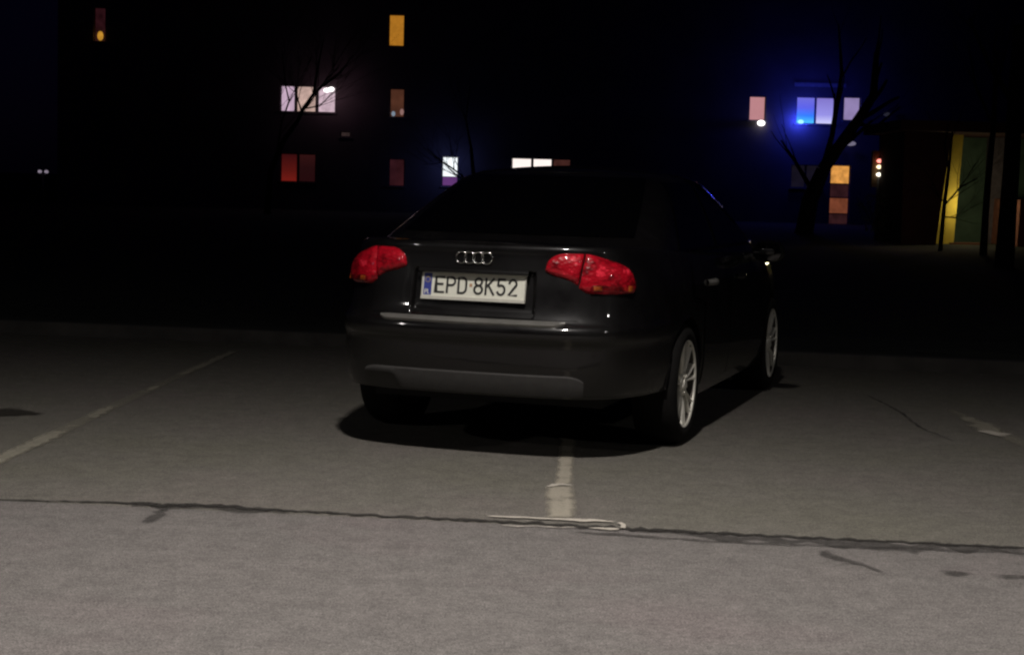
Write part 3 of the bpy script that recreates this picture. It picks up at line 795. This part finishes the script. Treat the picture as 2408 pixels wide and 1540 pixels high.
# three signal lamps, one above the other, on a post
PX = at(2066, 395, 45)
post = empty('lamp_post', (PX.x, 45, .06)); tag(post, 'short dark post carrying a red, an amber and a white lamp', 'lamp post')
MB().tube([(0, 0, 0), (0, 0, 2.2)], .035, 8).build('pole', M_wframe, post, smooth=True)
mbh = MB().box((-.17, -.02, 1.40), (.17, .16, 2.35)).build('housing', simple('signal_housing', (.16, .09, .04), .7), post)
for (py, mat) in ((379, emis('red_bulb', (1, .25, .2), 2.4)), (393, emis('amber_bulb', (1, .78, .45), 2.4)), (411, emis('white_bulb', (1, .93, .75), 2.4))):
    p, r = bulb(2066, py, 45, 14, 9)
    MB().ellipsoid((0, -.10, p.z-.06), (r[0], r[1], r[2]), 12, 8).build('bulb', mat, post, smooth=True, weld=True)
# twin lamp far left
p = at(101, 404, 60)
tw = empty('twin_lamp', (p.x, 60, .06)); tag(tw, 'low post with two small pale lights at far left', 'lamp')
MB().tube([(0, 0, 0), (0, 0, p.z-.15)], .04, 8).tube([(-.11, 0, p.z-.16), (.11, 0, p.z-.16)], .02, 6).build('pole', M_wframe, tw, smooth=True)
for dx in (-.11, .12):
    MB().ellipsoid((dx, 0, p.z-.06), (.075, .07, .06), 10, 8).build('bulb', emis('pale_bulb', lin(128, 118, 132), 1, .4, 20), tw, smooth=True, weld=True)

# ------------------------------------------------------------------ porch building on the right
YP = 42.0
pb = empty('entrance_building', (0, 0, 0)); tag(pb, 'low entrance building with a yellow pillar and a green wall at far right', 'building')
M_redw = simple('red_plaster', (.035, .010, .011), .95, var=.3, scale=2)
M_yellow = simple('yellow_paint', (.62, .46, .055), .8, var=.15, scale=3)
M_green = simple('green_paint', (.095, .16, .115), .85, var=.25, scale=2.5)
M_plinth = simple('brown_plinth', (.20, .085, .05), .9, var=.2)
M_purple = simple('grey_plaster', (.13, .11, .13), .9, var=.25)
M_rust = simple('rust_plaster', (.26, .10, .065), .9, var=.25)
def quadbox(name, c4, Y0, Y1, mat, parent):
    """prism: four picture corners (bl, br, tr, tl) set at depth Y0, extruded straight back to Y1"""
    a = [at(x, y, Y0) for x, y in c4]
    vs = a + [Vector((p.x, Y1, p.z)) for p in a]
    return obj(name, vs, [(0,1,2,3),(7,6,5,4),(0,4,5,1),(1,5,6,2),(2,6,7,3),(3,7,4,0)], mat, parent)
quadbox('wall', [(2118, 592), (2198, 592), (2240, 300), (2128, 300)], YP, YP+.25, M_redw, pb)
quadbox('pillar', [(2190, 594), (2240, 594), (2268, 300), (2228, 300)], YP+1.2, YP+1.5, M_yellow, pb)
quadbox('recessed_wall', [(2160, 597), (2420, 600), (2440, 300), (2200, 300)], YP+3.1, YP+3.4, M_green, pb)
quadbox('end_wall', [(2117, 592), (2122, 592), (2132, 300), (2127, 300)], YP+.25, YP+3.1, M_redw, pb)
quadbox('plinth', [(2236, 594), (2320, 595), (2320, 572), (2236, 571)], YP+.9, YP+1.1, M_plinth, pb)
quadbox('side_wall', [(2318, 596), (2352, 596), (2372, 300), (2332, 300)], YP+2.5, YP+2.9, M_purple, pb)
quadbox('right_wall', [(2390, 598), (2470, 600), (2480, 470), (2400, 470)], YP+.2, YP+2.9, M_rust, pb)
a, b2 = at(2118, 300, YP), at(2480, 296, YP)
MB().box((a.x-.2, YP-.9, a.z-.1), (b2.x+.4, YP+3.5, a.z+.15)).build('roof', M_redw, pb)
def light(kind, name, loc, col, energy, size=.1, **kw):
    l = bpy.data.lights.new(name, kind); l.color = col; l.energy = energy
    if kind in ('POINT', 'SPOT'): l.shadow_soft_size = size
    for k, v in kw.items(): setattr(l, k, v)
    o = bpy.data.objects.new(name, l); C.objects.link(o); o.location = loc; return o

# ------------------------------------------------------------------ trees (bare, winter)
def grow(mb, p, d, r, L_, depth, spread=.5):
    pts = [p]; rad = [r]; n = 5
    for i in range(n):
        d = (d + Vector((random.uniform(-1, 1), random.uniform(-1, 1), random.uniform(-.6, 1)))*.12).normalized()
        p = p + d*L_/n; pts.append(p); rad.append(r*(1-.55*(i+1)/n))
    mb.tube(pts, rad, 6 if r > .03 else 4, cap=True)
    if depth <= 0: return
    k = random.choice((2, 3, 3))
    for j in range(k+1):
        t = random.uniform(.35, 1); q = pts[min(n, max(1, int(t*n)))]
        dd = (d + Vector((random.uniform(-1, 1), random.uniform(-1, 1), random.uniform(-.4, .9)))*spread*1.5).normalized()
        grow(mb, q, dd, r*.42, L_*random.uniform(.55, .8), depth-1, spread)
def tree(label, Y, path, wpx, limbs, group='bare trees in front of the apartment block', twigs=3, base_z=.05):
    """path: trunk points in the picture, wpx: trunk widths there; limbs: (path, widths) thick limbs"""
    k = Y/F_PX
    b0 = at(*path[0], Y); root = empty('bare_tree', (b0.x, Y, base_z)); tag(root, label, 'tree', group)
    off = Vector((b0.x, Y, base_z))
    pts = [at(*p, Y)-off for p in path]; pts[0].z = -.05
    MB().tube(pts, [w*k/2 for w in wpx], 12).build('trunk', M_bark, root, smooth=True)
    mb = MB()
    for lp, lw_ in limbs:
        lpts = [at(*p, Y)-off+Vector((0, random.uniform(-.25, .25)*i, 0)) for i, p in enumerate(lp)]
        mb.tube(lpts, [w*k/2 for w in lw_], 8)
        for i in range(1, len(lpts)):
            for _ in range(2):
                d = (lpts[i]-lpts[i-1]).normalized()
                dd = (d + Vector((random.uniform(-1, 1), random.uniform(-1, 1), random.uniform(-.3, 1)))*.8).normalized()
                grow(mb, lpts[i].lerp(lpts[i-1], random.random()*.5), dd, lw_[i]*k/2*.55, random.uniform(1, 1.9)*Y/55, twigs-1)
    mb.build('crown', M_bark, root, smooth=True)
tree('bare tree with a forked limb crossing the pale three pane window', 55, [(628, 505), (638, 400), (668, 330), (700, 285)], [18, 15, 12, 10],
     [([(700, 285), (715, 256), (738, 222), (752, 160), (760, 90)], [9, 8, 7, 5, 2]), ([(738, 222), (756, 208), (800, 170), (830, 130)], [6, 5, 4, 2]), ([(715, 256), (752, 250), (775, 224), (800, 205)], [3, 3, 2, 2]), ([(650, 370), (664, 290), (680, 238), (676, 200), (660, 120)], [6, 4, 4, 3, 2])])
tree('slim bare tree with low branches across the bright white window', 52, [(1120, 510), (1116, 440), (1108, 350)], [13, 11, 8],
     [([(1118, 470), (1085, 412), (1058, 392), (1038, 380), (1005, 350)], [5, 4, 4, 4, 2]), ([(1095, 428), (1072, 412), (1054, 396), (1048, 380)], [3, 3, 2, 1]), ([(1108, 350), (1095, 280), (1105, 200)], [6, 4, 2])], twigs=2)
tree('thick leaning bare tree that hides part of the violet window', 50, [(1890, 545), (1905, 470), (1935, 400)], [44, 38, 32],
     [([(1935, 400), (1975, 340), (2012, 285), (2052, 225), (2075, 120)], [30, 27, 24, 20, 10]), ([(1935, 400), (1955, 320), (1974, 250), (1985, 170), (1975, 60)], [16, 13, 11, 9, 3]), ([(1905, 440), (1870, 380), (1840, 330)], [12, 8, 4]), ([(2012, 290), (2060, 300), (2120, 250)], [10, 7, 3])], twigs=1)
tree('thin sapling standing in front of the yellow pillar', 38, [(2210, 597), (2217, 520), (2222, 470), (2231, 400), (2240, 310)], [11, 10, 9, 8, 4],
     [([(2222, 482), (2240, 462), (2262, 440), (2300, 420)], [5, 4, 4, 2]), ([(2219, 510), (2234, 511), (2250, 512)], [4, 3, 2]), ([(2221, 475), (2208, 462), (2195, 440)], [4, 3, 2]), ([(2231, 400), (2222, 350), (2225, 290)], [5, 4, 2])], 'trees by the entrance building', 2)
tree('slim dark trunk right of the green wall', 36, [(2312, 600), (2318, 500), (2324, 420), (2336, 300), (2344, 120)], [18, 16, 15, 13, 8], [([(2336, 300), (2300, 200), (2290, 90)], [7, 5, 2]), ([(2340, 220), (2370, 120), (2380, 30)], [6, 4, 2])], 'trees by the entrance building', 2)
tree('broad dark trunk nearest the right edge of the view', 30, [(2362, 612), (2370, 500), (2378, 400), (2386, 250), (2396, 60)], [46, 40, 38, 34, 26], [([(2386, 250), (2320, 150), (2290, 40)], [14, 10, 5]), ([(2390, 180), (2440, 60), (2460, -40)], [13, 9, 5])], 'trees by the entrance building', 2)
# low shrub with pale leaves below the three lamps
shr = empty('shrub', (at(2068, 480, 44).x, 44, .06)); tag(shr, 'low dim shrub below the three lamps', 'shrub')
mb = MB(); st = MB()
for k in range(9):
    a = random.uniform(0, 6.28); st.tube([(0, 0, 0), (.2*math.cos(a), .2*math.sin(a), .5), (.5*math.cos(a), .4*math.sin(a), 1.0)], [.015, .01, .004], 5)
for k in range(420):
    a = random.uniform(0, 6.28); rr = .55*math.sqrt(random.random()); z = random.uniform(.25, 1.25)
    c = Vector((rr*math.cos(a)*(1.1 if z > .5 else .7), rr*math.sin(a), z)); u = Vector((random.gauss(0, 1), random.gauss(0, 1), random.gauss(0, 1))).normalized(); v = u.orthogonal().normalized()
    s2 = random.uniform(.03, .06); mb.add([c-u*s2, c+v*s2*.5, c+u*s2, c-v*s2*.5], [(0, 1, 2, 3)])
st.build('stem', M_bark, shr); mb.build('foliage', simple('pale_leaves', (.10, .12, .09), .8, var=.4), shr)

# ------------------------------------------------------------------ street lamps of the road (behind and above the camera)
M_lampglow = emis('street_lamp_lens', (1, .95, .88), 30)
def street_lamp(label, head, foot, H):
    r = empty('street_lamp', (foot[0], foot[1], 0)); tag(r, label, 'street lamp', 'street lamps along the road')
    dx, dy = head[0]-foot[0], head[1]-foot[1]
    MB().tube([(0, 0, 0), (0, 0, H*.55), (0, 0, H+.15), (dx*.3, dy*.3, H+.32), (dx, dy, H+.22)], [.085, .07, .05, .04, .035], 12).build('pole', simple('lamp_pole', (.25, .25, .25), .5, metal=.6), r, smooth=True)
    MB().box((dx-.28, dy-.12, H+.08), (dx+.28, dy+.12, H+.22)).build('lamp_head', simple('lamp_head', (.2, .2, .2), .5), r)
    MB().box((dx-.20, dy-.09, H+.06), (dx+.20, dy+.09, H+.078)).build('lamp_lens', M_lampglow, r)
    return r
LH = (-.1, 4.0, 6.3)
street_lamp('street lamp on a bracket directly over the road in front of the car', LH, (3.6, 3.4), LH[2])
street_lamp('street lamp further along the road to the left', (-13.0, -.5, 7.0), (-14.5, -1.5), 7.0)
street_lamp('street lamp further along the road to the right', (14.0, -.8, 7.0), (15.5, -1.8), 7.0)
WARM = (1.0, .935, .885)
light('SPOT', 'street_light', (LH[0], LH[1], LH[2]), WARM, 2450, .17, spot_size=math.radians(127), spot_blend=1.0)
for x, y in ((-13.0, -.5), (14.0, -.8)):
    o = light('SPOT', 'street_light', (x, y, 7.0), (1, .95, .9), 900, .16, spot_size=math.radians(165), spot_blend=.5)
# porch lamp, an added fill on the red wall, added lights imitating window bloom
p = at(2286, 480, YP+.75)
light('POINT', 'porch_lamp_and_fill', p, (1, .86, .50), 17, .12)
p = at(2165, 470, YP-2.2); light('POINT', 'porch_lamp_and_fill', p, (1, .72, .5), 6, .3)  # added unseen fill that softly lifts the red wall
p = at(1880, 285, YB-.35); light('POINT', 'bloom_fill', p, (.04, .07, 1), 60, .15)  # added in front of the cyan lamp to imitate blue lens bloom
p = at(1930, 240, YB-1.6); light('POINT', 'bloom_fill', p, (.05, .06, 1), 26, .3)  # added wide fill imitating the navy bloom around the blue window
p = at(1058, 392, YB-.9); light('POINT', 'bloom_fill', p, (.22, .3, 1), 8.0, .2)  # added fill imitating a bluish glow around the white window
p = at(775, 225, YB-.8); light('POINT', 'bloom_fill', p, (1, .6, .75), 5.0, .2)  # added fill imitating a reddish glow around the pale window

# ------------------------------------------------------------------ night sky
w = bpy.data.worlds.new('World'); SC.world = w; w.use_nodes = True
nt = w.node_tree; bg = nt.nodes['Background']
sky = nt.nodes.new('ShaderNodeTexSky'); sky.sky_type = 'NISHITA'; sky.sun_disc = False
sky.sun_elevation = math.radians(35); sky.sun_rotation = math.radians(200)
tint = nt.nodes.new('ShaderNodeMix'); tint.data_type = 'RGBA'; tint.blend_type = 'MULTIPLY'; tint.inputs[0].default_value = 1; tint.inputs[7].default_value = (.085, .05, .32, 1)
nt.links.new(sky.outputs[0], tint.inputs[6]); nt.links.new(tint.outputs[2], bg.inputs['Color']); bg.inputs['Strength'].default_value = .0012
SC.cycles.max_bounces = 6
SC.cycles.pixel_filter_type = 'BLACKMAN_HARRIS'; SC.cycles.filter_width = 2.3
